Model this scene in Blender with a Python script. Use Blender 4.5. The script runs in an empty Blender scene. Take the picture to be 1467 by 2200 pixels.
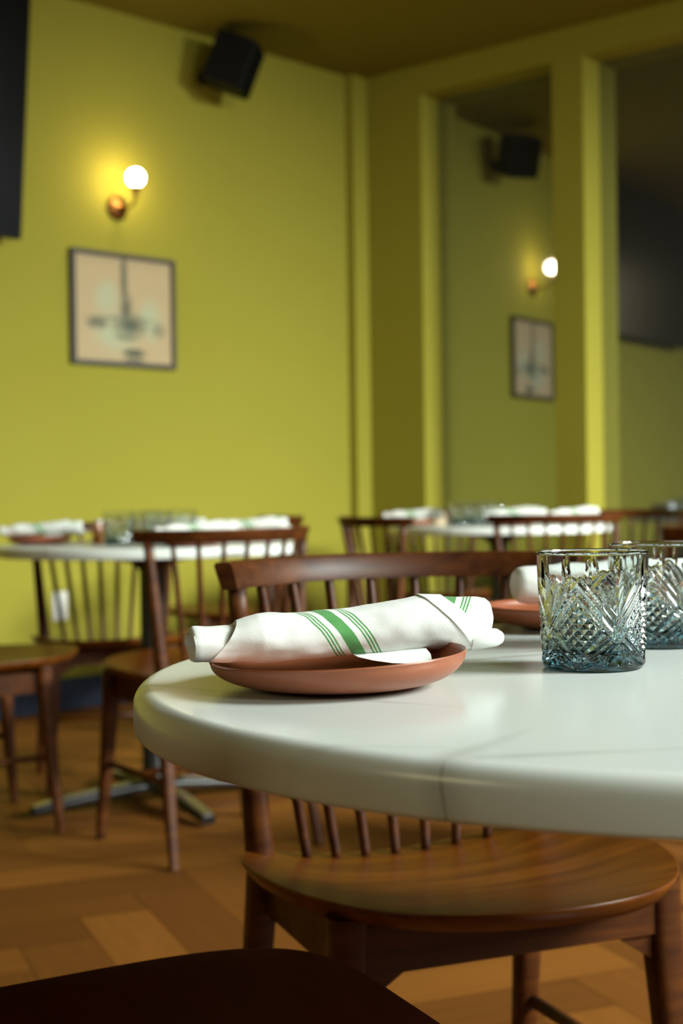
import bpy, bmesh, math, random
import numpy as np
from mathutils import Vector, Matrix, noise

S = bpy.context.scene
COL = S.collection

# ------------------------------------------------------------------ camera, world, light, exposure
CAM_H = 0.891
cd = bpy.data.cameras.new('camera')
cam = bpy.data.objects.new('camera', cd)
COL.objects.link(cam)
cd.sensor_fit = 'VERTICAL'
cd.sensor_height = 36.0
cd.sensor_width = 24.0
cd.lens = 50.0
cd.clip_start = 0.05
cd.dof.use_dof = True
cd.dof.focus_distance = 1.07
cd.dof.aperture_fstop = 6.3
th, ro = math.atan(38 / 3055), 0.014
U = Vector((0, math.sin(th), math.cos(th)))
F = Vector((0, math.cos(th), -math.sin(th)))
EX = Vector((1, 0, 0))
Rc = EX * math.cos(ro) - U * math.sin(ro)
Uc = EX * math.sin(ro) + U * math.cos(ro)
Mx = Matrix((Rc, Uc, -F)).transposed().to_4x4()
Mx.translation = Vector((0, 0, CAM_H))
cam.matrix_world = Mx
S.camera = cam

S.view_settings.view_transform = 'Standard'
S.view_settings.look = 'None'
S.view_settings.gamma = 1.0
S.view_settings.use_curve_mapping = False
S.view_settings.exposure = 0.0
S.cycles.use_denoising = True
S.cycles.max_bounces = 14
S.cycles.transmission_bounces = 12
S.cycles.sample_clamp_indirect = 8.0

W = bpy.data.worlds.new('world')
S.world = W
W.use_nodes = True
W.node_tree.nodes['Background'].inputs[0].default_value = (0.62, 0.75, 1.0, 1)
W.node_tree.nodes['Background'].inputs[1].default_value = 0.25


def area(name, loc, target, sx, sy, power, color, spread=math.pi):
    l = bpy.data.lights.new(name, 'AREA')
    l.shape = 'RECTANGLE'
    l.size, l.size_y, l.energy, l.color, l.spread = sx, sy, power, color, spread
    o = bpy.data.objects.new(name, l)
    COL.objects.link(o)
    o.location = loc
    d = Vector(target) - Vector(loc)
    o.rotation_euler = d.to_track_quat('-Z', 'Y').to_euler()
    return o


area('daylight_table_window', (3.3, 0.75, 2.45), (0.1, 1.3, 0.7), 1.3, 1.1, 58, (0.92, 1.0, 0.95), math.radians(80))
area('daylight_room_window', (4.9, 1.9, 2.6), (-0.35, 6.0, -1.3), 1.3, 0.8, 168, (0.95, 1.0, 0.90), math.radians(72))
area('daylight_front_window', (3.5, -1.7, 2.7), (0.2, 3.8, 0.6), 1.8, 1.0, 75, (0.95, 1.0, 0.85), math.radians(140))

area('warm_fill_left', (-3.3, -1.2, 2.3), (0.3, 3.0, 0.9), 1.4, 1.0, 13, (1.0, 0.86, 0.45), math.radians(150))  # added warm fill, not a window: lifts the table's left rim and mirror-wall faces

# ------------------------------------------------------------------ materials


def mat(name, color, rough=0.5, metal=0.0, spec=0.5, coat=0.0, emis=None, estr=0.0):
    m = bpy.data.materials.new(name)
    m.use_nodes = True
    b = m.node_tree.nodes['Principled BSDF']
    b.inputs['Base Color'].default_value = (*color, 1)
    b.inputs['Roughness'].default_value = rough
    b.inputs['Metallic'].default_value = metal
    b.inputs['Specular IOR Level'].default_value = spec
    b.inputs['Coat Weight'].default_value = coat
    b.inputs['Coat Roughness'].default_value = 0.15
    if emis:
        b.inputs['Emission Color'].default_value = (*emis, 1)
        b.inputs['Emission Strength'].default_value = estr
    return m


class N:
    """tiny node helper"""

    def __init__(s, m):
        s.t = m.node_tree
        s.b = s.t.nodes['Principled BSDF']

    def n(s, kind, **kw):
        x = s.t.nodes.new(kind)
        for k, v in kw.items():
            if k.startswith('i_'):
                x.inputs[k[2:].replace('_', ' ')].default_value = v
            else:
                setattr(x, k, v)
        return x

    def l(s, a, b):
        s.t.links.new(a, b)

    def math(s, op, a, b=None, c=None, clamp=False):
        x = s.t.nodes.new('ShaderNodeMath')
        x.operation = op
        x.use_clamp = clamp
        for i, v in enumerate((a, b, c)):
            if v is None:
                continue
            if isinstance(v, (int, float)):
                x.inputs[i].default_value = v
            else:
                s.l(v, x.inputs[i])
        return x.outputs[0]

    def ramp(s, fac, stops):
        x = s.t.nodes.new('ShaderNodeValToRGB')
        e = x.color_ramp.elements
        while len(e) < len(stops):
            e.new(0.5)
        for k, (p, c) in zip(e, stops):
            k.position = p
            k.color = (*c, 1)
        s.l(fac, x.inputs[0])
        return x.outputs[0]

    def mix(s, fac, a, b, mode='MIX'):
        x = s.t.nodes.new('ShaderNodeMix')
        x.data_type = 'RGBA'
        x.blend_type = mode
        for i, v in ((0, fac), (6, a), (7, b)):
            if isinstance(v, (int, float)):
                x.inputs[i].default_value = v
            elif isinstance(v, tuple):
                x.inputs[i].default_value = (*v, 1)
            else:
                s.l(v, x.inputs[i])
        return x.outputs[2]

    def bump(s, h, strength=0.2, dist=0.001):
        x = s.t.nodes.new('ShaderNodeBump')
        x.inputs['Strength'].default_value = strength
        x.inputs['Distance'].default_value = dist
        s.l(h, x.inputs['Height'])
        s.l(x.outputs[0], s.b.inputs['Normal'])


def paint_mat(name, c1, c2, rough=0.8):
    m = mat(name, c1, rough, spec=0.12)
    k = N(m)
    tc = k.n('ShaderNodeTexCoord')
    nz = k.n('ShaderNodeTexNoise', i_Scale=3.0, i_Detail=4.0)
    k.l(tc.outputs['Object'], nz.inputs['Vector'])
    k.l(k.mix(nz.outputs[0], c1, c2), k.b.inputs['Base Color'])
    n2 = k.n('ShaderNodeTexNoise', i_Scale=220.0, i_Detail=2.0)
    k.l(tc.outputs['Object'], n2.inputs['Vector'])
    k.bump(n2.outputs[0], 0.15, 0.001)
    return m


def wood_mat(name, dark, light, rough=0.32, coat=0.35, axis=(1, 9, 9), scale=6.0):
    m = mat(name, dark, rough, coat=coat)
    k = N(m)
    tc = k.n('ShaderNodeTexCoord')
    mp = k.n('ShaderNodeMapping')
    mp.inputs['Scale'].default_value = axis
    k.l(tc.outputs['Object'], mp.inputs[0])
    nz = k.n('ShaderNodeTexNoise', i_Scale=scale, i_Detail=6.0, i_Roughness=0.6, i_Distortion=0.6)
    k.l(mp.outputs[0], nz.inputs['Vector'])
    nb = k.n('ShaderNodeTexNoise', i_Scale=scale * 0.35, i_Detail=2.0)
    k.l(mp.outputs[0], nb.inputs['Vector'])
    f = k.math('ADD', k.math('MULTIPLY', nz.outputs[0], 0.6), k.math('MULTIPLY', nb.outputs[0], 0.45))
    k.l(k.ramp(f, [(0.38, dark), (0.55, tuple((a + b) / 2 for a, b in zip(dark, light))), (0.68, light)]), k.b.inputs['Base Color'])
    k.bump(nz.outputs[0], 0.12, 0.0006)
    return m


M = {}
M['wall'] = paint_mat('chartreuse wall paint', (0.312, 0.284, 0.036), (0.327, 0.299, 0.042))
M['ceiling'] = paint_mat('olive ceiling paint', (0.20, 0.165, 0.02), (0.21, 0.175, 0.024))
M['rear'] = paint_mat('dark rear wall paint', (0.16, 0.125, 0.05), (0.18, 0.14, 0.06))
M['base'] = mat('navy skirting paint', (0.006, 0.016, 0.045), 0.45)
M['wood'] = wood_mat('walnut stain', (0.032, 0.007, 0.0009), (0.12, 0.034, 0.004), rough=0.45, coat=0.0)
M['wood'].node_tree.nodes['Principled BSDF'].inputs['Specular IOR Level'].default_value = 0.3
M['seatwood'] = wood_mat('walnut seat', (0.085, 0.019, 0.0008), (0.20, 0.058, 0.003), rough=0.38, coat=0.0, axis=(1.2, 14, 14), scale=4.0)
M['seatwood'].node_tree.nodes['Principled BSDF'].inputs['Specular IOR Level'].default_value = 0.3
M['darkwood'] = wood_mat('mahogany stain', (0.065, 0.006, 0.004), (0.09, 0.009, 0.005), rough=0.7, coat=0.0)
M['darkwood'].node_tree.nodes['Principled BSDF'].inputs['Specular IOR Level'].default_value = 0.12
M['black'] = mat('black powder coat', (0.006, 0.006, 0.007), 0.4)
M['steel'] = mat('brushed steel', (0.55, 0.54, 0.58), 0.35, 1.0)
M['blackbox'] = mat('black speaker shell', (0.004, 0.004, 0.004), 0.6, spec=0.2)
M['grille'] = mat('black cloth grille', (0.003, 0.003, 0.003), 0.9, spec=0.1)
M['screen'] = mat('dark glass screen', (0.002, 0.002, 0.002), 0.2, spec=0.25)
M['brass'] = mat('aged brass', (0.30, 0.13, 0.035), 0.35, 1.0)
M['globe'] = mat('opal globe', (1, 0.9, 0.7), 0.3, emis=(1.0, 0.77, 0.45), estr=62.0)
M['frame'] = mat('dark picture frame', (0.03, 0.017, 0.006), 0.4)
M['plastic'] = mat('white plastic', (0.75, 0.76, 0.74), 0.4)
M['terra'] = mat('terracotta glaze', (0.34, 0.105, 0.052), 0.38, spec=0.45)
M['amber'] = mat('amber glass', (0.5, 0.17, 0.03), 0.15, coat=0.4)
M['cream'] = mat('cream paper', (0.75, 0.6, 0.4), 0.7)
k = N(M['terra'])
tc = k.n('ShaderNodeTexCoord')
nz = k.n('ShaderNodeTexNoise', i_Scale=60.0, i_Detail=4.0)
k.l(tc.outputs['Object'], nz.inputs['Vector'])
k.l(k.mix(nz.outputs[0], (0.29, 0.085, 0.038), (0.33, 0.105, 0.047)), k.b.inputs['Base Color'])
k.bump(nz.outputs[0], 0.08, 0.0006)

# mirror-backed, smoke-tinted panes
M['mirror'] = mat('smoked mirror glass', (0.43, 0.45, 0.50), 0.035, 0.95)

# quartz table top with grey-gold veins in world coordinates
M['quartz'] = mat('white quartz', (0.80, 0.82, 0.78), 0.22, spec=0.5)
k = N(M['quartz'])
geo = k.n('ShaderNodeTexCoord')
nz = k.n('ShaderNodeTexNoise', i_Scale=9.0, i_Detail=5.0, i_Roughness=0.6)
k.l(geo.outputs['Object'], nz.inputs['Vector'])
sub = k.n('ShaderNodeVectorMath', operation='SUBTRACT')
k.l(nz.outputs['Color'], sub.inputs[0])
sub.inputs[1].default_value = (0.5, 0.5, 0.5)
scl = k.n('ShaderNodeVectorMath', operation='SCALE')
k.l(sub.outputs[0], scl.inputs[0])
scl.inputs['Scale'].default_value = 0.03
addv = k.n('ShaderNodeVectorMath', operation='ADD')
k.l(geo.outputs['Object'], addv.inputs[0])
k.l(scl.outputs[0], addv.inputs[1])
sp = k.n('ShaderNodeSeparateXYZ')
k.l(addv.outputs[0], sp.inputs[0])
fade = k.n('ShaderNodeTexNoise', i_Scale=14.0, i_Detail=2.0)
k.l(geo.outputs['Object'], fade.inputs['Vector'])
veins = None
# (x0, y0, x1, y1, half width, strength) in table coordinates (origin at the table's centre)
for (x0, y0, x1, y1, hw, st) in [(-0.262, -0.44, -0.212, -0.356, 0.0026, 0.75), (-0.20, -0.366, -0.12, -0.352, 0.0014, 0.6),
                                 (-0.19, 0.060, -0.085, 0.125, 0.0013, 0.7), (-0.18, 0.118, -0.07, 0.152, 0.0011, 0.6),
                                 (-0.44, -0.040, -0.25, -0.15, 0.0012, 0.5), (-0.30, -0.31, -0.25, -0.325, 0.001, 0.4),
                                 (0.02, -0.40, 0.25, -0.05, 0.0015, 0.5), (-0.1, 0.3, 0.3, 0.2, 0.0015, 0.5)]:
    dx, dy = x1 - x0, y1 - y0
    L = math.hypot(dx, dy)
    dx, dy = dx / L, dy / L
    px = k.math('SUBTRACT', sp.outputs[0], x0)
    py = k.math('SUBTRACT', sp.outputs[1], y0)
    al = k.math('ADD', k.math('MULTIPLY', px, dx), k.math('MULTIPLY', py, dy))
    ac = k.math('ABSOLUTE', k.math('SUBTRACT', k.math('MULTIPLY', px, dy), k.math('MULTIPLY', py, dx)))
    over = k.math('ABSOLUTE', k.math('SUBTRACT', al, L / 2))
    over = k.math('MAXIMUM', k.math('SUBTRACT', over, L / 2 - 0.02), 0.0)
    dist = k.math('ADD', ac, k.math('MULTIPLY', over, hw / 0.02))
    core = k.math('SUBTRACT', 1.0, k.math('DIVIDE', dist, hw), clamp=True)
    halo = k.math('MULTIPLY', k.math('SUBTRACT', 1.0, k.math('DIVIDE', dist, hw * 7), clamp=True), 0.45)
    v = k.math('MULTIPLY', k.math('MAXIMUM', core, halo), k.math('MULTIPLY', fade.outputs[0], st * 1.7), clamp=True)
    veins = v if veins is None else k.math('MAXIMUM', veins, v)
cloud = k.n('ShaderNodeTexNoise', i_Scale=3.5, i_Detail=3.0)
k.l(geo.outputs['Object'], cloud.inputs['Vector'])
base = k.mix(cloud.outputs[0], (0.72, 0.77, 0.75), (0.77, 0.82, 0.80))
k.l(k.mix(veins, base, (0.16, 0.13, 0.08)), k.b.inputs['Base Color'])

# herringbone boards: colour per board from a face attribute
M['floor'] = mat('oiled oak boards', (0.2, 0.1, 0.03), 0.6, spec=0.15)
k = N(M['floor'])
at = k.n('ShaderNodeAttribute', attribute_name='board')
uvn = k.n('ShaderNodeUVMap', uv_map='grain')
mp = k.n('ShaderNodeMapping')
mp.inputs['Scale'].default_value = (1.5, 22, 1)
k.l(uvn.outputs[0], mp.inputs[0])
nz = k.n('ShaderNodeTexNoise', i_Scale=2.2, i_Detail=6.0, i_Distortion=0.5)
k.l(mp.outputs[0], nz.inputs['Vector'])
c1 = k.ramp(at.outputs['Fac'], [(0.0, (0.13, 0.043, 0.006)), (0.5, (0.20, 0.071, 0.010)), (1.0, (0.27, 0.10, 0.015))])
k.l(k.mix(k.math('MULTIPLY', nz.outputs[0], 0.55), c1, (0.07, 0.026, 0.005)), k.b.inputs['Base Color'])
k.bump(nz.outputs[0], 0.15, 0.001)

# napkin cloth: woven white cotton, green bands laid out along UV u (metres)
M['cloth'] = mat('woven cotton', (0.8, 0.82, 0.8), 0.9, spec=0.15)
k = N(M['cloth'])
k.b.inputs['Sheen Weight'].default_value = 0.15
uvn = k.n('ShaderNodeUVMap', uv_map='weave')
su = k.n('ShaderNodeSeparateXYZ')
k.l(uvn.outputs[0], su.inputs[0])
wob = k.n('ShaderNodeTexNoise', i_Scale=900.0, i_Detail=1.0)
k.l(uvn.outputs[0], wob.inputs['Vector'])
uu = k.math('ADD', su.outputs[0], k.math('MULTIPLY', k.math('SUBTRACT', wob.outputs[0], 0.5), 0.0006))
band = None
for c, hw in [(0.0, 0.0054), (-0.0175, 0.0006), (-0.0147, 0.0006), (-0.0119, 0.0006), (0.0175, 0.0006), (0.0147, 0.0006), (0.0119, 0.0006)]:
    d = k.math('ABSOLUTE', k.math('SUBTRACT', uu, c))
    b = k.math('SUBTRACT', 1.0, k.math('MULTIPLY', k.math('SUBTRACT', d, hw), 3500.0, clamp=True), clamp=True)
    band = b if band is None else k.math('MAXIMUM', band, b)
wv = k.n('ShaderNodeTexWave', wave_type='BANDS', bands_direction='DIAGONAL', i_Scale=520.0, i_Distortion=1.5)
k.l(uvn.outputs[0], wv.inputs['Vector'])
green = k.mix(wv.outputs[0], (0.04, 0.20, 0.045), (0.14, 0.38, 0.13))
k.l(k.mix(band, (0.71, 0.73, 0.71), green), k.b.inputs['Base Color'])
fz = k.n('ShaderNodeTexNoise', i_Scale=420.0, i_Detail=3.0)
k.l(uvn.outputs[0], fz.inputs['Vector'])
k.bump(k.math('ADD', k.math('MULTIPLY', wv.outputs[0], 0.3), fz.outputs[0]), 0.35, 0.0003)

# tinted cut glass: smoke-blue colour concentrated in the base
M['glass'] = mat('smoke blue glass', (1, 1, 1), 0.0)
k = N(M['glass'])
k.b.inputs['Transmission Weight'].default_value = 1.0
k.b.inputs['IOR'].default_value = 1.5
tc = k.n('ShaderNodeTexCoord')
sz = k.n('ShaderNodeSeparateXYZ')
k.l(tc.outputs['Object'], sz.inputs[0])
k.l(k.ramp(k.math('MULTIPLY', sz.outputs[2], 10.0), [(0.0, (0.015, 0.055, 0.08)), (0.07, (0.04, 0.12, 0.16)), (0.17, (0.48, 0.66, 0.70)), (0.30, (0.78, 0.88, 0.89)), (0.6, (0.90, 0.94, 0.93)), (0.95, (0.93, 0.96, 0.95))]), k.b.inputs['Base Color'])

# the framed print: pale sheet, grey-green ink wash drawing of a chandelier
M['print'] = mat('ink wash print', (0.5, 0.4, 0.25), 0.6)
k = N(M['print'])
uvn = k.n('ShaderNodeUVMap', uv_map='sheet')
su = k.n('ShaderNodeSeparateXYZ')
k.l(uvn.outputs[0], su.inputs[0])
un, vn = su.outputs[0], su.outputs[1]
nz = k.n('ShaderNodeTexNoise', i_Scale=11.0, i_Detail=5.0, i_Roughness=0.7)
k.l(uvn.outputs[0], nz.inputs['Vector'])
nw = k.n('ShaderNodeTexNoise', i_Scale=3.2, i_Detail=2.0)
k.l(uvn.outputs[0], nw.inputs['Vector'])


def blob(cx, cy, rx, ry, soft):
    ex = k.math('DIVIDE', k.math('SUBTRACT', un, cx), rx)
    ey = k.math('DIVIDE', k.math('SUBTRACT', vn, cy), ry)
    r = k.math('SQRT', k.math('ADD', k.math('MULTIPLY', ex, ex), k.math('MULTIPLY', ey, ey)))
    return k.math('DIVIDE', k.math('SUBTRACT', 1.0, r), soft, clamp=True)


wash = k.math('MAXIMUM', blob(0.32, 0.60, 0.16, 0.22, 0.6), k.math('MAXIMUM', blob(0.42, 0.30, 0.30, 0.26, 0.6), blob(0.78, 0.42, 0.16, 0.26, 0.6)))
wash = k.math('MULTIPLY', wash, k.math('ADD', nw.outputs[0], 0.35), clamp=True)
ink = None
for b, s_ in [(blob(0.50, 0.80, 0.045, 0.40, 0.6), 0.85), (blob(0.52, 0.50, 0.085, 0.24, 0.7), 0.85), (blob(0.56, 0.36, 0.23, 0.15, 0.8), 0.95),
              (blob(0.22, 0.36, 0.14, 0.08, 0.6), 0.8), (blob(0.52, 0.24, 0.16, 0.05, 0.6), 0.6), (blob(0.60, 0.09, 0.15, 0.06, 0.5), 0.9),
              (blob(0.86, 0.33, 0.10, 0.10, 0.7), 0.5), (blob(0.5, 0.42, 0.46, 0.018, 0.6), 0.7), (blob(0.6, 0.02, 0.14, 0.016, 0.4), 1.0)]:
    b = k.math('MULTIPLY', b, s_)
    ink = b if ink is None else k.math('MAXIMUM', ink, b)
ink = k.math('MULTIPLY', ink, k.math('MULTIPLY', k.math('SUBTRACT', nz.outputs[0], 0.30), 9.0, clamp=True), clamp=True)
cc = k.mix(k.math('MULTIPLY', wash, 0.8), (0.46, 0.35, 0.19), (0.40, 0.46, 0.30))
k.l(k.mix(ink, cc, (0.05, 0.065, 0.04)), k.b.inputs['Base Color'])

# ------------------------------------------------------------------ mesh helpers


def finish(name, verts, faces, m, parent=None, smooth=True, uv=None, uvname='UVMap', angle=None):
    me = bpy.data.meshes.new(name)
    me.from_pydata([tuple(v) for v in verts], [], faces)
    me.update()
    if uv is not None:
        lay = me.uv_layers.new(name=uvname)
        li = np.empty(len(me.loops), dtype=np.int32)
        me.loops.foreach_get('vertex_index', li)
        lay.data.foreach_set('uv', np.asarray(uv, dtype=np.float32)[li].ravel())
    bm = bmesh.new()
    bm.from_mesh(me)
    bmesh.ops.recalc_face_normals(bm, faces=bm.faces)
    bm.to_mesh(me)
    bm.free()
    me.materials.append(m)
    if smooth:
        me.polygons.foreach_set('use_smooth', [True] * len(me.polygons))
        if angle:
            me.set_sharp_from_angle(angle=math.radians(angle))
    o = bpy.data.objects.new(name, me)
    COL.objects.link(o)
    o.parent = parent
    return o


def empty(name, loc=(0, 0, 0), rz=0.0):
    o = bpy.data.objects.new(name, None)
    o.empty_display_size = 0.05
    COL.objects.link(o)
    o.location = loc
    o.rotation_euler = (0, 0, rz)
    return o


def tag(o, label, cat, group=None):
    o['label'] = label
    o['category'] = cat
    if group:
        o['group'] = group
    return o


def struct(o):
    o['kind'] = 'structure'
    return o


def dup(root, loc, rz):
    r = root.copy()
    COL.objects.link(r)
    r.location = loc
    r.rotation_euler = (0, 0, rz)
    for ch in list(root.children):
        c = ch.copy()
        COL.objects.link(c)
        c.parent = r
        for g in list(ch.children):
            d = g.copy()
            COL.objects.link(d)
            d.parent = c
    return r


def lathe(profile, seg=64, closed=False):
    V, Fc = [], []
    n = len(profile)
    for (r, z) in profile:
        for i in range(seg):
            a = 2 * math.pi * i / seg
            V.append((r * math.cos(a), r * math.sin(a), z))
    rows = n if closed else n - 1
    for j in range(rows):
        j2 = (j + 1) % n
        for i in range(seg):
            i2 = (i + 1) % seg
            Fc.append((j * seg + i, j * seg + i2, j2 * seg + i2, j2 * seg + i))
    if not closed:
        if profile[0][0] > 1e-6:
            Fc.append(tuple(range(seg))[::-1])
        if profile[-1][0] > 1e-6:
            Fc.append(tuple(range((n - 1) * seg, n * seg)))
    return V, Fc


def tube(pts, radii, seg=14, flat=1.0, square=2.0):
    """closed tube through points; flat squashes the section, square>2 makes it boxier"""
    pts = [Vector(p) for p in pts]
    V, Fc = [], []
    up = Vector((0, 0, 1))
    for i, p in enumerate(pts):
        t = (pts[min(i + 1, len(pts) - 1)] - pts[max(i - 1, 0)]).normalized()
        a = t.cross(up)
        if a.length < 0.2:
            a = t.cross(Vector((0, 1, 0)))
        a.normalize()
        b = a.cross(t).normalized()
        for j in range(seg):
            q = 2 * math.pi * (j + 0.5) / seg
            c, s = math.cos(q), math.sin(q)
            c = math.copysign(abs(c) ** (2 / square), c)
            s = math.copysign(abs(s) ** (2 / square), s)
            V.append(p + a * c * radii[i] + b * s * radii[i] * flat)
    for i in range(len(pts) - 1):
        for j in range(seg):
            j2 = (j + 1) % seg
            Fc.append((i * seg + j, i * seg + j2, (i + 1) * seg + j2, (i + 1) * seg + j))
    Fc.append(tuple(range(seg))[::-1])
    Fc.append(tuple(range((len(pts) - 1) * seg, len(pts) * seg)))
    return V, Fc


def join(*parts):
    V, Fc = [], []
    for v, f in parts:
        o = len(V)
        V += list(v)
        Fc += [tuple(i + o for i in q) for q in f]
    return V, Fc


def slab(o, ax, ay, az):
    """box from a corner and three edge vectors"""
    o, ax, ay, az = Vector(o), Vector(ax), Vector(ay), Vector(az)
    V = [o, o + ax, o + ax + ay, o + ay, o + az, o + ax + az, o + ax + ay + az, o + ay + az]
    return V, [(0, 3, 2, 1), (4, 5, 6, 7), (0, 1, 5, 4), (1, 2, 6, 5), (2, 3, 7, 6), (3, 0, 4, 7)]


def bevel(o, w, seg=3):
    md = o.modifiers.new('bevel', 'BEVEL')
    md.width, md.segments, md.limit_method = w, seg, 'ANGLE'
    md.angle_limit = math.radians(35)
    return o


# ------------------------------------------------------------------ the room
CEIL = 3.0
u1 = Vector((0.7071068, 0.7071068, 0))      # along the left wall, towards the far corner
n1 = Vector((-0.7071068, 0.7071068, 0))     # out of the room through the left wall
D1 = 5.0545
v2 = Vector((0.7682, -0.6402, 0))           # along the mirror wall, to the right
n2 = Vector((0.6402, 0.7682, 0))            # out of the room through the mirror wall
DG = 5.82                                   # plane of the mirror glass
P1 = lambda q, z=0.0, off=0.0: u1 * q + n1 * (D1 - off) + Vector((0, 0, z))
P2 = lambda q, z=0.0, d=DG: v2 * q + n2 * d + Vector((0, 0, z))

CORNER_R = Vector((6.6, 1.2, 0))
CORNER_B = Vector((5.0, -4.5, 0))
CORNER_L = Vector((-4.2, -4.5, 0))
LQ = -3.2                                   # left wall starts here (behind the camera, left)

# floor: oak herringbone
V, Fc, att, uv = [], [], [], []
w_, L_ = 0.15, 0.75
rnd = random.Random(4)
ca, sa = math.cos(math.radians(22)), math.sin(math.radians(22))


def board(x0, y0, x1, y1, horiz):
    cx, cy = (x0 + x1) / 2, (y0 + y1) / 2
    X, Y = cx * ca - cy * sa, cx * sa + cy * ca
    if not (-7.5 < X < 8 and -5.2 < Y < 9.5):
        return
    g = 0.0008
    b = len(V)
    t = rnd.random()
    ou, ov = rnd.random() * 9, rnd.random() * 9
    for (x, y) in ((x0 + g, y0 + g), (x1 - g, y0 + g), (x1 - g, y1 - g), (x0 + g, y1 - g)):
        V.append((x * ca - y * sa, x * sa + y * ca, 0.0))
        uv.append(((x - x0) + ou, (y - y0) + ov) if horiz else ((y - y0) + ou, (x - x0) + ov))
    Fc.append((b, b + 1, b + 2, b + 3))
    att.append(t)


for a_ in range(-12, 13):
    for kx in range(-90, 91):
        ox, oy = kx * w_ + a_ * L_, kx * w_ - a_ * L_
        board(ox, oy, ox + L_, oy + w_, True)
        board(ox + L_, oy + w_ - L_, ox + L_ + w_, oy + w_, False)
nb = len(Fc)
sb = slab((-7.9, -5.6, -0.06), (16.4, 0, 0), (0, 15.6, 0), (0, 0, 0.0585))
o_ = len(V)
V += sb[0]
Fc += [tuple(i + o_ for i in f) for f in sb[1]]
uv += [(0, 0)] * 8
att += [0.0] * 6
fl = finish('floor', V, Fc, M['floor'], smooth=False, uv=uv, uvname='grain')
a = fl.data.attributes.new('board', 'FLOAT', 'FACE')
a.data.foreach_set('value', att)
struct(fl)

# ceiling
o = finish('ceiling', *slab((-7.9, -5.6, CEIL), (16.4, 0, 0), (0, 15.6, 0), (0, 0, 0.12)), M['ceiling'], smooth=False)
struct(o)

# left wall (the plain chartreuse wall with the sconce)
o = finish('wall_left', *slab(P1(LQ), u1 * (5.3 - LQ), n1 * 0.15, (0, 0, CEIL)), M['wall'], smooth=False)
struct(o)
o = finish('baseboard_left', *slab(P1(LQ), u1 * (5.12 - LQ), n1 * -0.018, (0, 0, 0.135)), M['base'], smooth=False)
struct(bevel(o, 0.004, 2))

# far wall on the right: three stepped planes, two tall openings filled with smoked mirror glass
q1, q2, q3, q4 = -4.522, -4.183, -3.434, -3.272
qR = 1.6
parts = [
    slab(P2(-4.85, 0, 5.556), v2 * (q1 + 4.85), n2 * 0.45, (0, 0, CEIL)),
    slab(P2(q1, 0, 5.67), v2 * (q2 - q1), n2 * 0.33, (0, 0, CEIL)),
    slab(P2(q3, 0, 5.67), v2 * (q4 - q3), n2 * 0.33, (0, 0, CEIL)),
    slab(P2(q2, 2.86, 5.67), v2 * (q3 - q2), n2 * 0.33, (0, 0, CEIL - 2.86)),
    slab(P2(q4, 2.86, 5.67), v2 * (qR - q4), n2 * 0.33, (0, 0, CEIL - 2.86)),
    slab(P2(q2, 0, 5.67), v2 * (q3 - q2), n2 * 0.33, (0, 0, 0.25)),
    slab(P2(q4, 0, 5.67), v2 * (qR - q4), n2 * 0.33, (0, 0, 0.25)),
]
o = finish('wall_back', *join(*parts), M['wall'], smooth=False)
struct(o)
for nm, a_, b_ in (('window_1', q2, q3), ('window_2', q4, qR)):
    o = finish(nm, *slab(P2(a_, 0.25), v2 * (b_ - a_), n2 * 0.02, (0, 0, 2.61)), M['mirror'], smooth=False)
    struct(o)
o = finish('baseboard_back', *join(slab(P2(q1, 0, 5.67), v2 * (q2 - q1), n2 * -0.018, (0, 0, 0.135)),
                                  slab(P2(q2, 0, 5.67), v2 * (qR - q2), n2 * -0.018, (0, 0, 0.135))), M['base'], smooth=False)
struct(o)


def wall_seg(name, a, b, m, z0=0.0, z1=CEIL):
    a, b = Vector(a), Vector(b)
    d = (b - a)
    nn = Vector((d.y, -d.x, 0)).normalized() * 0.12
    o = finish(name, *slab(a + Vector((0, 0, z0)), d, nn, (0, 0, z1 - z0)), m, smooth=False)
    return struct(o)


wall_seg('wall_rear', CORNER_B, CORNER_L, M['rear'])
wall_seg('wall_rear_left', CORNER_L, P1(LQ), M['rear'])
# street side with its tall window, out of frame to the right
d_ = (CORNER_B - CORNER_R)
nn = Vector((-d_.y, d_.x, 0)).normalized() * 0.12
nn = nn if nn.x > 0 else -nn
parts = [slab(CORNER_R, d_ * 0.08, nn, (0, 0, CEIL)), slab(CORNER_R + d_ * 0.6, d_ * 0.4, nn, (0, 0, CEIL)),
         slab(CORNER_R + d_ * 0.08, d_ * 0.52, nn, (0, 0, 0.8)), slab(CORNER_R + d_ * 0.08 + Vector((0, 0, 2.7)), d_ * 0.52, nn, (0, 0, 0.3))]
o = finish('wall_right', *join(*parts), M['wall'], smooth=False)
struct(o)

# ------------------------------------------------------------------ spindle-back chair
KD, Z0, Z1, SD = 0.648, 0.4208, 0.4728, 0.4854
RR, YT, ST, ZT = 0.2883, 0.0473, 0.2196, 0.7806


def seat_z(x, y):
    return Z0 + (Z1 - Z0) * y / SD + KD * x * x * max(0.0, 1 - y / SD)


def seat_outline(n_exp, a=0.2473, y0=0.18, wr=0.196):
    pts = []
    for i in range(49):
        ph = math.pi * i / 48
        c, s = math.cos(ph), math.sin(ph)
        x = a * math.copysign(abs(c) ** (2 / n_exp), c)
        y = y0 + (SD - y0) * abs(s) ** (2 / n_exp)
        pts.append((x, y))
    for t in (0.3, 0.6, 0.85):
        pts.append((-(a + (wr - a) * t * t), y0 * (1 - t) + 0.01 * t))
    for i in range(13):
        x = -wr + 2 * wr * i / 12
        pts.append((x, 0.002 + 0.35 * x * x - 0.004))
    for t in (0.85, 0.6, 0.3):
        pts.append((a + (wr - a) * t * t, y0 * (1 - t) + 0.01 * t))
    return pts


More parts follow.
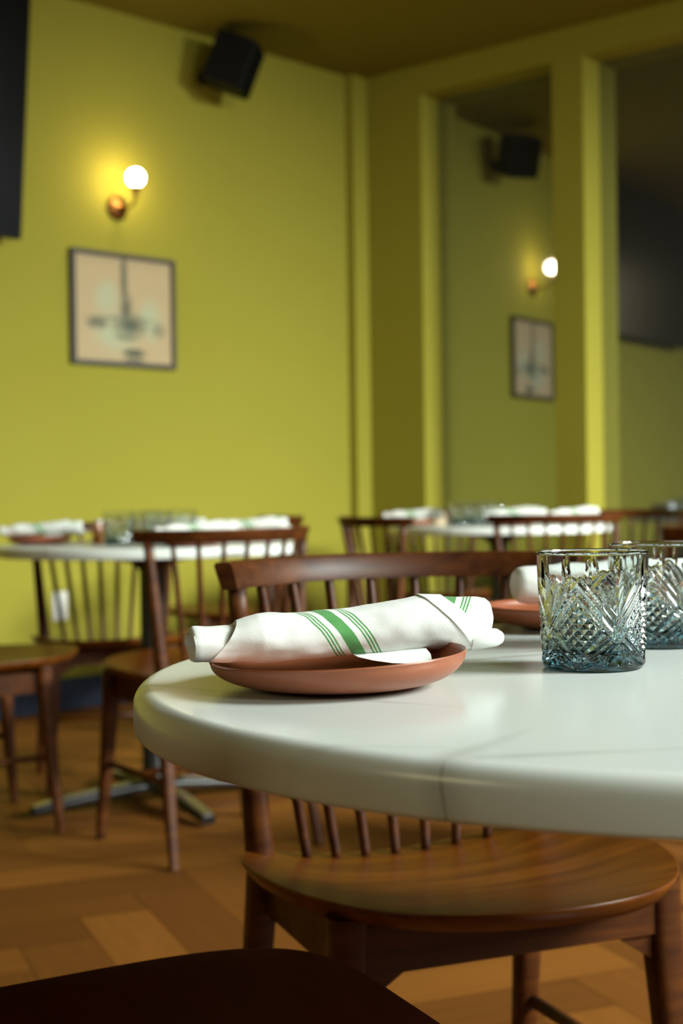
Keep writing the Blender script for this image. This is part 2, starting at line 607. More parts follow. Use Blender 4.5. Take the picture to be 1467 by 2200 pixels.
def make_seat(n_exp, m, parent):
    out = seat_outline(n_exp)
    cx, cy = 0.0, 0.2
    n = len(out)
    V, Fc = [], []
    rings = [(1.0, -0.002), (0.996, -0.0003), (0.985, 0.0), (0.9, -0.0005), (0.75, -0.003), (0.55, -0.006), (0.3, -0.007), (0.08, -0.007)]
    for s, dz in rings:
        for (x, y) in out:
            X, Y = cx + (x - cx) * s, cy + (y - cy) * s
            V.append((X, -Y, seat_z(X, Y) + dz))
    k = len(rings)
    for j in range(k - 1):
        for i in range(n):
            Fc.append((j * n + i, j * n + (i + 1) % n, (j + 1) * n + (i + 1) % n, (j + 1) * n + i))
    Fc.append(tuple((k - 1) * n + i for i in range(n)))
    b0 = len(V)
    for s, dz in ((0.997, -0.006), (0.955, -0.021), (0.9, -0.024)):
        for (x, y) in out:
            X, Y = cx + (x - cx) * s, cy + (y - cy) * s
            V.append((X, -Y, seat_z(x, y) + dz))
    for i in range(n):
        i2 = (i + 1) % n
        Fc.append((i, i2, b0 + i2, b0 + i))
        for j in range(2):
            Fc.append((b0 + j * n + i, b0 + j * n + i2, b0 + (j + 1) * n + i2, b0 + (j + 1) * n + i))
    Fc.append(tuple(b0 + 2 * n + i for i in range(n)))
    return finish('seat', V, Fc, m, parent, angle=50)


def arc(t, dr=0.0):
    return ((RR + dr) * math.sin(t), -YT + RR - (RR + dr) * math.cos(t))   # dr>0: outwards (rear)


def make_chair(n_exp=2.1, wood='wood', seatwood='seatwood'):
    root = empty('dining_chair')
    wd = M[wood]
    make_seat(n_exp, M[seatwood], root)
    # top rail, bent wood with cut ends
    prof = [(-0.0095, 0.000), (-0.0105, 0.004), (-0.0115, 0.029), (-0.008, 0.033), (0.008, 0.033), (0.0115, 0.029), (0.0105, 0.004), (0.0085, 0.0)]
    V, Fc = [], []
    NS = 60
    tm = 0.985
    for i in range(NS + 1):
        t = -tm + 2 * tm * i / NS
        for dr, z in prof:
            x, y = arc(t, dr + (z - 0.01) * 0.28)
            V.append((x, -y, ZT - 0.003 + z))
    m_ = len(prof)
    for i in range(NS):
        for j in range(m_):
            Fc.append((i * m_ + j, i * m_ + (j + 1) % m_, (i + 1) * m_ + (j + 1) % m_, (i + 1) * m_ + j))
    Fc.append(tuple(range(m_))[::-1])
    Fc.append(tuple(range(NS * m_, (NS + 1) * m_)))
    finish('top_rail', V, Fc, wd, root, angle=40)
    # spindles
    for i in range(-3, 4):
        xb = 0.0422 * i
        yb = 0.03 + 0.673 * xb * xb
        zb = seat_z(xb, yb) - 0.008
        xt, yt = arc(ST * i)
        p0, p1 = Vector((xb, -yb, zb)), Vector((xt, -yt, ZT + 0.006))
        pts = [p0.lerp(p1, s) for s in (0, 0.04, 0.25, 0.5, 0.75, 0.97, 1)]
        finish('spindle', *tube(pts, [0.006, 0.0065, 0.0073, 0.0078, 0.0073, 0.0062, 0.0058], 12), wd, root)
    for s in (-1, 1):
        xt, yt = arc(s * 0.872)
        # back post, seat to rail
        zb = seat_z(0.19, 0.04)
        p0, p1 = Vector((s * 0.189, -0.042, zb - 0.03)), Vector((xt, -yt, ZT + 0.004))
        pts = [p0.lerp(p1, q) for q in (0, 0.05, 0.3, 0.6, 0.9, 1)]
        finish('back_post', *tube(pts, [0.018, 0.018, 0.0165, 0.0145, 0.012, 0.0115], 16, square=2.3), wd, root)
        # rear leg
        pts = [(s * 0.189, -0.044, 0.44), (s * 0.191, -0.038, 0.36), (s * 0.197, -0.012, 0.18), (s * 0.205, 0.03, 0.0)]
        finish('leg', *tube(pts, [0.0175, 0.0185, 0.016, 0.0115], 16, square=3.2), wd, root, angle=60)
        # front leg
        pts = [(s * 0.195, -0.338, 0.4465), (s * 0.197, -0.34, 0.36), (s * 0.207, -0.352, 0.18), (s * 0.218, -0.37, 0.0)]
        finish('leg', *tube(pts, [0.0205, 0.0205, 0.0165, 0.0115], 16, square=3.2), wd, root, angle=60)
        # side apron with a raked corner bracket, and the side stretcher
        a0, a1 = Vector((s * 0.187, -0.05, 0)), Vector((s * 0.194, -0.33, 0))
        sd = Vector((-s * 0.018, 0, 0))
        finish('apron', *slab(a0 + Vector((0, 0, 0.372)), a1 - a0, sd, (0, 0, 0.055)), wd, root, smooth=False)
        finish('stretcher', *tube([(s * 0.199, -0.008, 0.2), (s * 0.205, -0.345, 0.2)], [0.009, 0.009], 12), wd, root)
        c0 = Vector((s * 0.178, -0.33, 0.41))
        q = [c0, c0 + Vector((-s * 0.085, 0.0, 0)), c0 + Vector((0, 0, -0.055))]
        hh = Vector((0, -0.018, 0))
        Vb = q + [p + hh for p in q]
        finish('corner_bracket', Vb, [(0, 1, 2), (3, 5, 4), (0, 3, 4, 1), (1, 4, 5, 2), (2, 5, 3, 0)], wd, root, smooth=False)
    finish('apron', *slab((-0.18, -0.335, 0.385), (0.36, 0, 0), (0, -0.018, 0), (0, 0, 0.052)), wd, root, smooth=False)
    finish('apron', *slab((-0.175, -0.05, 0.36), (0.35, 0, 0), (0, -0.018, 0), (0, 0, 0.05)), wd, root, smooth=False)
    finish('stretcher', *tube([(-0.2, -0.17, 0.2), (0.2, -0.17, 0.2)], [0.009, 0.009], 12), wd, root)
    return root


chair0 = make_chair()
CG = 'spindle-back dining chairs'


def place(ch, x, y, deg, label):
    ch.location = (x, y, 0)
    ch.rotation_euler = (0, 0, math.radians(deg))
    return tag(ch, label, 'chair', CG)


place(chair0, 0.054, 1.876, 21.9, 'walnut spindle-back chair across the white table, its seat lit under the table edge')
for x, y, deg, label in [
    (-0.255, 3.515, 213.5, 'walnut spindle-back chair in front of the left background table, back to the viewer'),
    (-1.19, 3.80, 119, 'chair at the left edge of the frame, only its seat and front legs showing'),
    (-0.79, 4.66, 18, 'spindle-back chair behind the left background table, in front of the white outlet'),
    (-0.21, 5.45, -80, 'dark chair near the wall behind the left background table, just its top rail showing'),
    (0.07, 5.02, 114, 'spindle-back chair seen from the side at the left end of the right background table'),
    (0.78, 5.08, 186, 'wide spindle-back chair in front of the right background table, below the post between mirrors'),
    (1.29, 5.93, -52, 'spindle-back chair at the right end of the right background table, before the second mirror'),
    (0.38, 6.45, 22, 'chair behind the right background table, mostly hidden by plates and napkins'),
    (0.95, 3.10, 205, 'chair at the right edge of the frame, only the dark end of its rail showing'),
]:
    place(dup(chair0, (0, 0, 0), 0), x, y, deg, label)

chairJ = make_chair(5.0, 'darkwood', 'darkwood')
chairJ.location = (-0.375, 0.93, 0)
chairJ.rotation_euler = (0, 0, math.radians(180 - 64.5))
tag(chairJ, 'dark red-brown chair seat with rounded corner in the bottom left foreground', 'chair', CG)

# ------------------------------------------------------------------ round tables


def top_profile(R, t, r1, r2):
    p = [(0.0, 0.0)]
    for i in range(9):
        a = math.pi / 2 * i / 8
        p.append((R - r1 + r1 * math.sin(a), -r1 + r1 * math.cos(a)))
    for i in range(5):
        a = math.pi / 2 * i / 4
        p.append((R - r2 + r2 * math.cos(a), -t + r2 - r2 * math.sin(a)))
    p.append((0.0, -t))
    return p


def make_table(name, x, y, ztop, R, t, post, ang, label, rp=0.037, hub=0.0):
    root = empty(name, (x, y, 0))
    V, Fc = lathe([(r, z + ztop) for r, z in top_profile(R, t, 0.0137, 0.004)], 160)
    finish('tabletop', V, Fc, M['quartz'], root, angle=40)
    px, py = post
    z1 = ztop - t
    V, Fc = lathe([(0.0, z1 - 0.001), (0.16, z1 - 0.001), (0.165, z1 - 0.006), (0.06, z1 - 0.028), (rp, z1 - 0.05), (rp, 0.075), (rp + 0.012, 0.06), (rp + 0.016, 0.04), (0.0, 0.04)], 40)
    finish('pedestal', [(a + px, b + py, c) for a, b, c in V], Fc, M['black'], root, angle=40)
    for k in range(4):
        a = math.radians(ang + 90 * k)
        d = Vector((math.cos(a), math.sin(a), 0))
        o = Vector((px, py, 0))
        pts = [o + d * s + Vector((0, 0, z)) for s, z in ((0.0, 0.05), (0.06, 0.052), (0.20, 0.04), (0.33, 0.026), (0.37, 0.02))]
        ft = finish('foot', *tube(pts, [0.03, 0.03, 0.027, 0.024, 0.02], 16, flat=0.55, square=3.0), M['black'], root, angle=50)
        pts = [o + d * s + Vector((0, 0, z)) for s, z in ((0.08, 0.0675), (0.20, 0.0565), (0.33, 0.041), (0.365, 0.033))]
        finish('foot_strip', *tube(pts, [0.02, 0.019, 0.018, 0.014], 12, flat=0.14, square=3.0), M['steel'], ft, angle=50)
    return root


t0 = make_table('round_table', 0.2716, 1.117, 0.75, 0.433, 0.0328, (0.06, 0.05), 62, '', rp=0.03)
tag(t0, 'large round white quartz table in the foreground with grey vein on its edge', 'table', 'round white tables')
t1 = make_table('round_table', -0.552, 4.13, 0.757, 0.45, 0.029, (0, 0), -60, '')
tag(t1, 'round white table at the left in the background, on a black pedestal with cross feet', 'table', 'round white tables')
t2 = make_table('round_table', 0.634, 5.75, 0.76, 0.45, 0.029, (0, 0), 10, '')
tag(t2, 'round white table in the right background, before the mirror wall', 'table', 'round white tables')

# ------------------------------------------------------------------ plates


def make_plate(shear=0.0):
    R, Hh, foot = 0.0945, 0.0235, 0.052
    outer = [(0.0, 0.003), (foot - 0.004, 0.003), (foot - 0.002, 0.0005), (foot + 0.001, 0.0), (foot + 0.003, 0.002)]
    for i in range(1, 13):
        q = i / 12
        outer.append((foot + 0.003 + (R - foot - 0.0035) * math.sin(q * math.pi / 2) ** 0.95, 0.002 + (Hh - 0.0035) * (1 - math.cos(q * math.pi / 2)) ** 0.95 ))
    outer += [(R, Hh - 0.001), (R - 0.0006, Hh), (R - 0.0018, Hh - 0.0002)]
    inner = []
    for i in range(1, 12):
        q = i / 12
        a = (1 - q)
        inner.append((foot - 0.002 + (R - foot - 0.001) * math.sin(a * math.pi / 2), 0.0062 + (Hh - 0.0075) * (1 - math.cos(a * math.pi / 2))))
    inner += [(foot - 0.002, 0.0062), (0.0, 0.0058)]
    V, Fc = lathe(outer + inner, 96)
    V = [(x, y, z + shear * x * max(0.0, z) / Hh) for x, y, z in V]
    return V, Fc


PG = 'terracotta plates under the napkins'
pl = finish('side_plate', *make_plate(0.040), M['terra'], angle=70)
pl.location = (-0.004, 1.045, 0.7503)
tag(pl, 'terracotta plate under the green-striped napkin at the front of the table', 'plate', PG)
pl2 = finish('side_plate', *make_plate(0.0), M['terra'], angle=70)
pl2.location = (0.241, 1.478, 0.7503)
tag(pl2, 'terracotta plate with a plain rolled napkin behind the cut-glass tumblers', 'plate', PG)

# ------------------------------------------------------------------ rolled napkins
BODY = [(-0.1053, 0.0338, 0.0134), (-0.0927, 0.0335, 0.0138), (-0.0821, 0.0342, 0.0149), (-0.0740, 0.0350, 0.0164), (-0.0640, 0.0359, 0.0179), (-0.0463, 0.0361, 0.018),
        (-0.0244, 0.0362, 0.0176), (-0.0021, 0.0369, 0.0181), (0.0281, 0.0385, 0.0191), (0.0511, 0.0403, 0.0203), (0.0686, 0.0413, 0.0212),
        (0.0902, 0.0409, 0.0207), (0.1061, 0.0408, 0.0203), (0.1229, 0.0397, 0.0185)]
LEFTC = [(-0.1153, 0.0343, 0.0112), (-0.1140, 0.0343, 0.0130), (-0.1110, 0.034, 0.0138), (-0.1040, 0.0338, 0.0137), (-0.0900, 0.0338, 0.0139), (-0.082, 0.0340, 0.0140), (-0.06, 0.035, 0.0119)]
RIGHTC = [(0.075, 0.0411, 0.0180), (0.0902, 0.0413, 0.0192), (0.1061, 0.042, 0.0190), (0.1160, 0.0430, 0.0178), (0.1220, 0.0445, 0.0150), (0.1248, 0.0450, 0.0105)]


def interp(tab, s):
    xs = [r[0] for r in tab]
    return np.interp(s, xs, [r[1] for r in tab]), np.interp(s, xs, [r[2] for r in tab])


def shell(tab, s0f, s1f, ns=70, nr=72, dr=0.0, bend=None, ucoord=None, end_in=0.0035, seed=0.0, wr=0.0009, spiral=0.0):
    """closed roll: sections run from s0f(angle) to s1f(angle); both ends are turned inwards"""
    V, UV, Fc = [], [], []
    js = [-2, -1] + list(range(ns + 1)) + [ns + 1, ns + 2]
    for j in js:
        jj = min(max(j, 0), ns)
        for i in range(nr):
            ph = 2 * math.pi * i / nr
            t = jj / ns
            s = s0f(ph) * (1 - t) + s1f(ph) * t
            cz, hz = interp(tab, s)
            r = hz + dr
            if j < 0 or j > ns:
                kk = abs(j) if j < 0 else j - ns
                r = r * (0.86, 0.35)[kk - 1] if kk else r
                s = s + (1 if j < 0 else -1) * (0.0, end_in)[kk - 1] * 1.0
            c, sn = math.cos(ph), math.sin(ph)
            rr = r * (1 + spiral * ((ph / (2 * math.pi)) - 0.5))
            nzv = noise.noise(Vector((s * 28 + seed, c * 1.1, sn * 1.1))) * 2.2 + noise.noise(Vector((s * 75 + seed, c * 2.6 + 5, sn * 2.6))) * 0.7
            rr += wr * nzv * min(1.0, r / 0.012)
            y = rr * 1.06 * c
            z = cz + rr * sn
            V.append((s, y, z))
            front = ((ph - math.pi / 2) % (2 * math.pi))
            fr = (math.pi / 2 - ph + math.pi * 4) % (2 * math.pi)   # 0 at the top; grows over the far side
            UV.append(ucoord(s, ph) if ucoord else (s, r * ph))
    n = len(js)
    for j in range(n - 1):
        for i in range(nr):
            i2 = (i + 1) % nr
            Fc.append((j * nr + i, j * nr + i2, (j + 1) * nr + i2, (j + 1) * nr + i))
    Fc.append(tuple(range(nr))[::-1])
    Fc.append(tuple(range((n - 1) * nr, n * nr)))
    return V, Fc, UV


def join_uv(*p):
    V, Fc, UV = [], [], []
    for v, f, u in p:
        o = len(V)
        V += v
        Fc += [tuple(i + o for i in q) for q in f]
        UV += u
    return V, Fc, UV


def down(ph):
    """0 at the top of the roll, 1 at its lower front (the side with negative y), measured around the front"""
    # top is ph=90deg, front ph=180deg (y<0), bottom ph=270deg
    a = (ph - math.pi / 2)
    if a < -math.pi / 2:
        a += 2 * math.pi
    return a / (0.95 * math.pi)


def body_uv(s, ph):
    d = down(ph)
    return (s + 0.0177 - 0.0351 * d, 0.02 * d * 3)


def core_uv(s, ph):
    d = down(ph)
    return (s - 0.0935 + 0.035 * d, 0.02 * d * 3 + 0.3)


def plain_uv(s, ph):
    return (s * 0.2 + 0.5, ph * 0.018)


def flap(pts, th=0.0009):
    """a hanging cloth corner: polygon fan with thickness"""
    n = len(pts)
    V = [Vector(p) for p in pts] + [Vector(p) + Vector((0, th, -th * 0.3)) for p in pts]
    Fc = [tuple(range(n)), tuple(range(n, 2 * n))[::-1]] + [(i, (i + 1) % n, n + (i + 1) % n, n + i) for i in range(n)]
    return V, Fc, [(0.5 + v.x * 0.2, v.z) for v in V]


def lin(a, b):
    # end line of a layer: a at the top of the roll, b at its bottom
    return lambda ph: (a + b) / 2 + (a - b) / 2 * math.sin(ph)


napkin_parts = [
    shell(BODY, lin(-0.080, -0.1035), lin(0.0838, 0.1225), 90, 80, 0.0, ucoord=body_uv, end_in=0.001, seed=1.3),
    shell(LEFTC, lin(-0.1145, -0.1130), lin(-0.07, -0.07), 24, 56, -0.0006, ucoord=plain_uv, end_in=0.004, seed=4.0, wr=0.0007, spiral=0.12),
    shell(RIGHTC, lin(0.078, 0.10), lin(0.1245, 0.1215), 30, 64, -0.0003, ucoord=core_uv, end_in=0.006, seed=9.0, wr=0.0010, spiral=0.10),
    shell(BODY, lin(0.0665, 0.1085), lin(0.0842, 0.1228), 12, 80, 0.0011, ucoord=plain_uv, end_in=0.0, seed=1.3),
]
# small inner coil showing at the left end, and the tucked lobe at the lower right
cv, cf_ = tube([(-0.1172, 0.002, 0.0375), (-0.100, 0.0, 0.036)], [0.0042, 0.0058], 20)
napkin_parts.append((list(cv), cf_, [(0.5, v[2]) for v in cv]))
lob = [(0.1045, -0.013, 0.0285), (0.112, -0.0145, 0.0285), (0.1205, -0.013, 0.0285), (0.1265, -0.0115, 0.0283), (0.1308, -0.0105, 0.028), (0.1325, -0.010, 0.028)]
cv, cf_ = tube(lob, [0.0065, 0.0072, 0.0072, 0.0066, 0.0047, 0.0018], 22, flat=1.05)
napkin_parts.append((list(cv), cf_, [(0.5, v[2]) for v in cv]))
napkin_parts.append(flap([(0.008, -0.008, 0.0215), (0.062, -0.010, 0.0235), (0.066, -0.014, 0.0232), (0.0675, -0.019, 0.0195), (0.0665, -0.0235, 0.0158), (0.060, -0.0255, 0.0142), (0.048, -0.026, 0.0138), (0.034, -0.0245, 0.0148), (0.020, -0.021, 0.0172), (0.010, -0.016, 0.0198)]))
V, Fc, UV = join_uv(*napkin_parts)
nap = finish('rolled_napkin', V, Fc, M['cloth'], uv=UV, uvname='weave', angle=70)
nap.location = (-0.004 + 0.0, 1.045 + 0.0237, 0.7500)
nap.rotation_euler = (0, 0, math.radians(20.6))
NG = 'rolled napkins on plates'
tag(nap, 'white napkin roll with green stripes lying across the front terracotta plate', 'napkin', NG)

PL = [(-0.10, 0.046, 0.012), (-0.096, 0.046, 0.017), (-0.085, 0.046, 0.0192), (0.0, 0.046, 0.021), (0.1, 0.046, 0.020)]
V, Fc, UV = join_uv(shell(PL, lin(-0.099, -0.0985), lin(0.1, 0.1), 50, 56, 0, ucoord=plain_uv, end_in=0.003, seed=7, wr=0.0007, spiral=0.06))
nap2 = finish('rolled_napkin', V, Fc, M['cloth'], uv=UV, uvname='weave', angle=70)
nap2.location = (0.272, 1.478, 0.7500)
nap2.rotation_euler = (0, 0, math.radians(14))
tag(nap2, 'napkin roll behind the front cut-glass tumbler, its plain rounded end showing', 'napkin', NG)

# ------------------------------------------------------------------ cut-glass tumblers


def cut_depth(th, z, R):
    """depth of the cutting at angle th (array) and height z (array)"""
    per = math.pi / 2
    a = (th + per / 2) % per - per / 2
    u = a * R
    hp = per * R / 2
    zc = 0.0290
    cut = np.zeros_like(u)

    def groove(x0, y0, x1, y1, w, d, taper=0.25):
        dx, dy = x1 - x0, y1 - y0
        L = math.hypot(dx, dy)
        dx, dy = dx / L, dy / L
        res = np.zeros_like(u)
        for sh in (-2 * hp, 0, 2 * hp):
            px, py = u + sh - x0, z - y0
            al = (px * dx + py * dy) / L
            ac = np.abs(px * dy - py * dx)
            env = np.clip(np.minimum(al, 1 - al) / taper, 0, 1) ** 0.6
            ww = 1.2 * w * (0.25 + 0.75 * env)
            res = np.maximum(res, d * env * np.clip(1 - ac / ww, 0, 1))
        return res

    # diamond field of small pyramids half-way between the stars
    fu = np.abs(u) - hp
    fz = z - 0.0335
    inside = np.clip((0.0225 - (np.abs(fu) * 1.05 + np.abs(fz))) / 0.0015, 0, 1)
    s = 0.0086
    a1 = (fu + fz) / s
    a2 = (fu - fz) / s
    tri = lambda x: np.abs((x % 1.0) - 0.5) * 2
    pyr = np.maximum(tri(a1), tri(a2)) * 0.0021
    cut = np.maximum(cut, pyr * inside)
    G = lambda *g: groove(*g)
    for sg in (-1, 1):
        cut = np.maximum(cut, G(0, zc, sg * 0.0365, zc + 0.0455, 0.0030, 0.0019, 0.2))
        cut = np.maximum(cut, G(-sg * 0.006, zc + 0.0, sg * 0.030, zc + 0.0455, 0.0026, 0.0016, 0.2))
        cut = np.maximum(cut, G(sg * 0.007, zc - 0.001, sg * 0.0325, zc + 0.030, 0.0026, 0.0016, 0.15))
        cut = np.maximum(cut, G(-sg * 0.003, zc, sg * 0.030, 0.0035, 0.0030, 0.0018, 0.18))
        cut = np.maximum(cut, G(sg * 0.003, zc + 0.001, sg * 0.0335, 0.0085, 0.0026, 0.0015, 0.15))
        cut = np.maximum(cut, G(sg * 0.0005, zc + 0.014, sg * 0.0165, zc + 0.042, 0.0026, 0.0017, 0.3))
        cut = np.maximum(cut, G(sg * 0.001, zc - 0.009, sg * 0.0125, 0.0045, 0.0020, 0.0015, 0.3))
        cut = np.maximum(cut, G(sg * 0.001, zc - 0.006, sg * 0.0195, 0.0075, 0.0020, 0.0013, 0.3))
    cut = np.maximum(cut, G(0, zc + 0.012, 0, 0.0885, 0.0028, 0.0014, 0.5))
    cut = np.maximum(cut, G(0, zc - 0.008, 0, 0.0045, 0.0022, 0.0015, 0.3))
    for sg in (-1, 1):
        cut = np.maximum(cut, G(sg * 0.0235, 0.061, sg * 0.0235, 0.0885, 0.0022, 0.0008, 0.5))
    # faceted boss in the middle of each star
    rr = np.sqrt(u * u + (z - zc) ** 2)
    bos = np.clip((0.0062 - rr) / 0.0006, 0, 1)
    cut = np.where(bos > 0, cut * (1 - bos) + bos * (0.0002 + 0.14 * np.abs(rr - 0.003)), cut)
    # continuous row of little notches above the foot
    return cut * 1.3 * np.clip((z - 0.0035) / 0.003, 0, 1) * np.clip((0.0885 - z) / 0.004, 0, 1)


def make_glass(nt, nz_, name='tumbler'):
    Ht, Rt, Rb = 0.093, 0.0443, 0.0403
    V, Fc = [], []
    th = np.arange(nt) * 2 * np.pi / nt
    rows = []
    for r, z in ((0.0, 0.0022), (0.030, 0.0022), (0.034, 0.0), (Rb - 0.004, 0.0), (Rb - 0.0012, 0.0009), (Rb, 0.003)):
        rows.append((np.full(nt, r), z, False))
    for j in range(nz_ + 1):
        z = 0.0035 + (0.0905 - 0.0035) * j / nz_
        R0 = Rb + (Rt - Rb) * (z / Ht) ** 0.8
        rows.append((R0 - cut_depth(th, np.full(nt, z), 0.0415), z, True))
    for dr, z in ((0.0003, 0.0918), (-0.0004, 0.0928), (-0.0011, 0.093), (-0.0018, 0.0927), (-0.0022, 0.0917)):
        rows.append((np.full(nt, Rt + dr), z, False))
    for j in range(14):
        q = (j + 1) / 14
        z = 0.0917 + (0.0165 - 0.0917) * q
        t_w = 0.0022 + 0.0024 * min(1.0, max(0.0, (0.075 - z) / 0.03))
        rows.append((np.full(nt, Rb + (Rt - Rb) * (z / Ht) ** 0.8 - t_w), z, False))
    rows += [(np.full(nt, 0.0345), 0.0138, False), (np.full(nt, 0.031), 0.0125, False), (np.full(nt, 0.015), 0.0118, False), (np.full(nt, 0.0), 0.0116, False)]
    for r, z, _ in rows:
        V += list(zip((r * np.cos(th)).tolist(), (r * np.sin(th)).tolist(), [z] * nt))
    for j in range(len(rows) - 1):
        for i in range(nt):
            i2 = (i + 1) % nt
            Fc.append((j * nt + i, j * nt + i2, (j + 1) * nt + i2, (j + 1) * nt + i))
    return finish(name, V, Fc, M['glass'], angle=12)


GG = 'smoke blue cut-glass tumblers'
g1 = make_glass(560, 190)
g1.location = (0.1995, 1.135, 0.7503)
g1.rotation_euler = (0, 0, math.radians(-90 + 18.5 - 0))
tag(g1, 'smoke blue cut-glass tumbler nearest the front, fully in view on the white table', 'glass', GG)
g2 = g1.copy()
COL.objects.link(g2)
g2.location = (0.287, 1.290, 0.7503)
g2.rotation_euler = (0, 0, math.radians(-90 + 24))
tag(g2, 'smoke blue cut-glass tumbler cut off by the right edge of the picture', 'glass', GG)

gl = make_glass(96, 40)
gl.location = (-0.635, 4.05, 0.7573)
tag(gl, 'leftmost cut-glass tumbler in the cluster on the left background table', 'glass', GG)
for x, y, z, lab in [(-0.578, 4.24, 0.7573, 'second cut-glass tumbler from the left in the cluster on the left background table'),
                     (-0.535, 4.10, 0.7573, 'third cut-glass tumbler from the left on the left background table'),
                     (-0.482, 4.28, 0.7573, 'rightmost cut-glass tumbler on the left background table'),
                     (0.475, 5.72, 0.7603, 'leftmost cut-glass tumbler on the right background table'),
                     (0.553, 5.80, 0.7603, 'middle cut-glass tumbler on the right background table'),
                     (0.635, 5.95, 0.7603, 'rightmost cut-glass tumbler on the right background table')]:
    g = gl.copy()
    COL.objects.link(g)
    g.location = (x, y, z)
    tag(g, lab, 'glass', GG)

# ------------------------------------------------------------------ settings on the background tables
for x, y, z, rz, side, pname in [
    (-0.885, 4.17, 0.757, 6, 'at the left end of the left background table', 'left end of the left background table'),
    (-0.40, 3.84, 0.757, 30, 'behind the front chair rail at the left background table', ''),
    (-0.29, 4.36, 0.757, 10, 'at the right end of the left background table', ''),
    (-0.55, 4.47, 0.757, -8, 'behind the tumblers on the left background table', ''),
    (0.285, 5.80, 0.76, -3, 'at the left end of the right background table', ''),
    (0.66, 5.44, 0.76, 4, 'behind the wide chair rail at the right background table', ''),
    (0.93, 5.72, 0.76, 30, 'at the right end of the right background table', ''),
    (0.72, 6.07, 0.76, 0, 'at the far side of the right background table', ''),
]:
    p = pl2.copy()
    COL.objects.link(p)
    p.location = (x, y, z + 0.0003)
    tag(p, 'terracotta plate ' + side, 'plate', PG)
    nn_ = nap.copy()
    COL.objects.link(nn_)
    nn_.location = (x, y, z + 0.007)
    nn_.rotation_euler = (0, 0, math.radians(rz))
    tag(nn_, 'napkin roll on the plate ' + side, 'napkin', NG)

jar = finish('glass_jar', *lathe([(0.0, 0.0), (0.014, 0.0), (0.0165, 0.004), (0.0165, 0.042), (0.012, 0.052), (0.012, 0.058), (0.0, 0.058)], 24), M['amber'], angle=40)
jar.location = (-0.715, 4.17, 0.7573)
lid = finish('lid', *lathe([(0.0, 0.0585), (0.0135, 0.0585), (0.0135, 0.068), (0.0, 0.069)], 24), M['steel'], jar, angle=40)
tag(jar, 'small amber jar beside the tumblers on the left background table', 'jar')
card = finish('folded_card', [(-0.03, -0.014, 0), (0.03, -0.014, 0), (0.03, 0, 0.05), (-0.03, 0, 0.05), (0.03, 0.014, 0), (-0.03, 0.014, 0),
                              (-0.028, -0.012, 0), (0.028, -0.012, 0), (0.028, 0, 0.047), (-0.028, 0, 0.047), (0.028, 0.012, 0), (-0.028, 0.012, 0)],
              [(0, 1, 2, 3), (3, 2, 4, 5), (6, 9, 8, 7), (9, 11, 10, 8), (0, 6, 7, 1), (5, 4, 10, 11), (1, 7, 8, 10, 4, 2), (0, 3, 5, 11, 9, 6)], M['cream'], smooth=False)
card.location = (0.40, 5.86, 0.7605)
tag(card, 'small cream card standing by the tumblers on the right background table', 'card')

# ------------------------------------------------------------------ on the left wall
# wall frame: X along the wall, -Y out of the wall into the room, Z up
AW = math.radians(45)


def on_left(q, z, off=0.0):
    return P1(q, z, off)


# framed print
fr = empty('framed_print', on_left(3.722, 1.7035), AW)
wF, hF = 0.552, 0.488
bw, dp = 0.020, 0.026
ring = join(slab((-wF / 2, -dp, -hF / 2), (wF, 0, 0), (0, dp - 0.001, 0), (0, 0, bw)), slab((-wF / 2, -dp, hF / 2 - bw), (wF, 0, 0), (0, dp - 0.001, 0), (0, 0, bw)),
            slab((-wF / 2, -dp, -hF / 2 + bw), (bw, 0, 0), (0, dp - 0.001, 0), (0, 0, hF - 2 * bw)), slab((wF / 2 - bw, -dp, -hF / 2 + bw), (bw, 0, 0), (0, dp - 0.001, 0), (0, 0, hF - 2 * bw)))
finish('frame', *ring, M['frame'], fr, smooth=False)
a_, b_ = wF / 2 - bw, hF / 2 - bw
sh = finish('print', *slab((-a_, -0.014, -b_), (2 * a_, 0, 0), (0, 0.010, 0), (0, 0, 2 * b_)), M['print'], fr, smooth=False,
            uv=[(0, 0), (1, 0), (1, 0), (0, 0), (0, 1), (1, 1), (1, 1), (0, 1)], uvname='sheet')
tag(fr, 'framed ink drawing of a chandelier hanging on the yellow-green wall below the lamp', 'picture')

# globe sconce
sc = empty('wall_sconce', on_left(3.70, 2.147), AW)
V, Fc = lathe([(0.0, 0.001), (0.052, 0.001), (0.054, 0.005), (0.052, 0.010), (0.040, 0.017), (0.022, 0.024), (0.012, 0.032), (0.0, 0.034)], 40)
finish('backplate', [(x, -z, y) for x, y, z in V], Fc, M['brass'], sc, angle=50)
arm = [(0, -0.028, 0.0), (0, -0.07, -0.012), (0, -0.11, -0.006), (0, -0.136, 0.018), (0, -0.14, 0.05)]
finish('arm', *tube(arm, [0.007, 0.006, 0.006, 0.006, 0.007], 12), M['brass'], sc)
V, Fc = lathe([(0.0, 0.0), (0.009, 0.002), (0.014, 0.012), (0.012, 0.022), (0.018, 0.03), (0.021, 0.042), (0.0, 0.043)], 28)
finish('lamp_holder', [(x, y - 0.14, z + 0.03) for x, y, z in V], Fc, M['brass'], sc, angle=50)
V, Fc = lathe([(0.013, -0.0345)] + [(0.037 * math.sin(a), -0.037 * math.cos(a)) for a in [0.42 + (math.pi - 0.44) * i / 20 for i in range(20)]] + [(0.0, 0.037)], 40)
finish('globe_shade', [(x, y - 0.14, z + 0.108) for x, y, z in V], Fc, M['globe'], sc)
tag(sc, 'lit globe wall lamp on a brass bracket above the framed print', 'lamp')

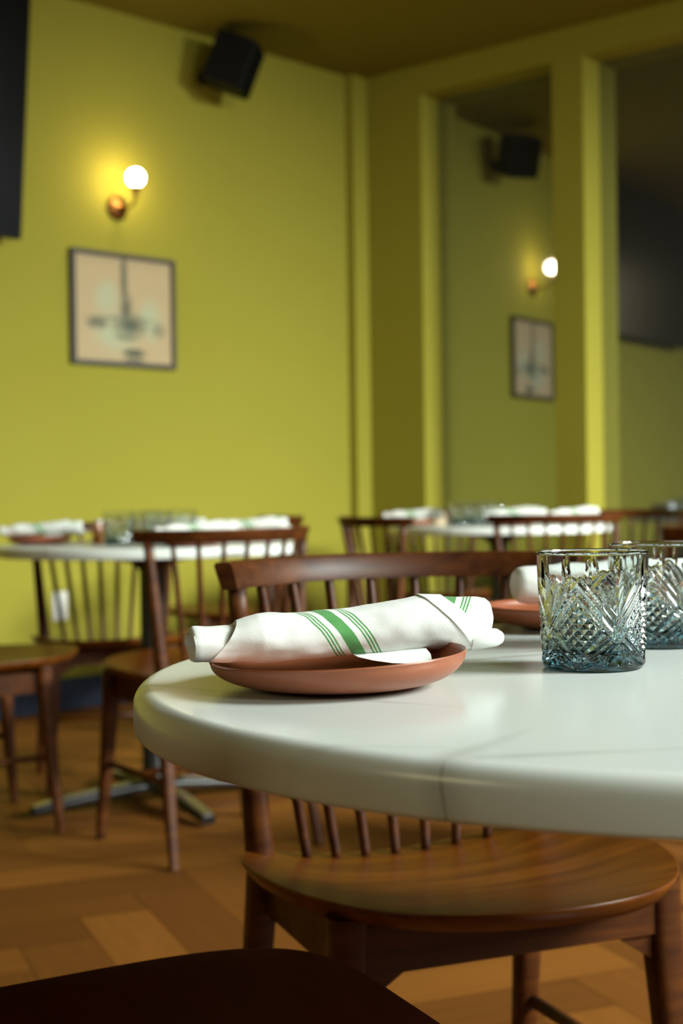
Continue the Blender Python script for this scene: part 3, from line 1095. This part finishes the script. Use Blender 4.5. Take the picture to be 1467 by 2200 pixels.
# outlet plate
ou = empty('wall_outlet', on_left(3.375, 0.44), AW)
o = finish('cover_plate', *slab((-0.036, -0.007, -0.06), (0.072, 0, 0), (0, 0.0065, 0), (0, 0, 0.12)), M['plastic'], ou, smooth=False)
bevel(o, 0.002, 2)
for dz in (-0.03, 0.012):
    finish('socket', *slab((-0.016, -0.0085, dz), (0.032, 0, 0), (0, 0.002, 0), (0, 0, 0.024)), M['plastic'], ou, smooth=False)
tag(ou, 'white electrical outlet low on the yellow-green wall behind a chair', 'outlet')

# television, hanging tilted forward at the left edge
tv = empty('television', on_left(3.145 - 0.87, 1.93, 0.12), AW)
tv.rotation_euler = (math.radians(6), 0, AW)
Wt, Hh_ = 1.74, 0.98
bd = finish('body', *slab((-Wt / 2, 0.0, 0), (Wt, 0, 0), (0, 0.05, 0), (0, 0, Hh_)), M['blackbox'], tv, smooth=False)
bevel(bd, 0.006, 2)
finish('screen', *slab((-Wt / 2 + 0.012, -0.002, 0.014), (Wt - 0.024, 0, 0), (0, 0.004, 0), (0, 0, Hh_ - 0.026)), M['screen'], tv, smooth=False)
finish('bracket', *slab((-0.12, 0.05, 0.2), (0.24, 0, 0), (0, 0.09, 0), (0, 0, 0.3)), M['blackbox'], tv, smooth=False)
tag(tv, 'black television mounted tilted forward high on the wall at the left edge', 'television')

# loudspeaker
spk = empty('wall_speaker', on_left(4.215, 2.83, 0.19), 0)
fx = Vector((0.92, -0.1, -0.37)).normalized()
yy = Vector((0, 0, 1)).cross(fx).normalized()
zz = fx.cross(yy)
Ms = Matrix((fx, yy, zz)).transposed().to_4x4()
Ms.translation = on_left(4.215, 2.83, 0.19)
spk.matrix_world = Ms
sw, shh, sdp = 0.19, 0.23, 0.19
bx = finish('cabinet', *slab((-sdp / 2, -sw / 2, -shh / 2), (sdp, 0, 0), (0, sw, 0), (0, 0, shh)), M['blackbox'], spk, smooth=False)
bevel(bx, 0.01, 3)
finish('grille', *slab((sdp / 2, -sw / 2 + 0.012, -shh / 2 + 0.012), (0.006, 0, 0), (0, sw - 0.024, 0), (0, 0, shh - 0.024)), M['grille'], spk, smooth=False)
inv = Ms.inverted()
pw = on_left(4.19, 2.80, 0.0)
finish('bracket', *tube([inv @ pw, inv @ (pw + n1 * -0.08), Vector((-sdp / 2 + 0.01, 0, 0))], [0.03, 0.03, 0.03], 12), M['blackbox'], spk)
tag(spk, 'black loudspeaker tilted down on a bracket near the ceiling above the lamp', 'speaker')
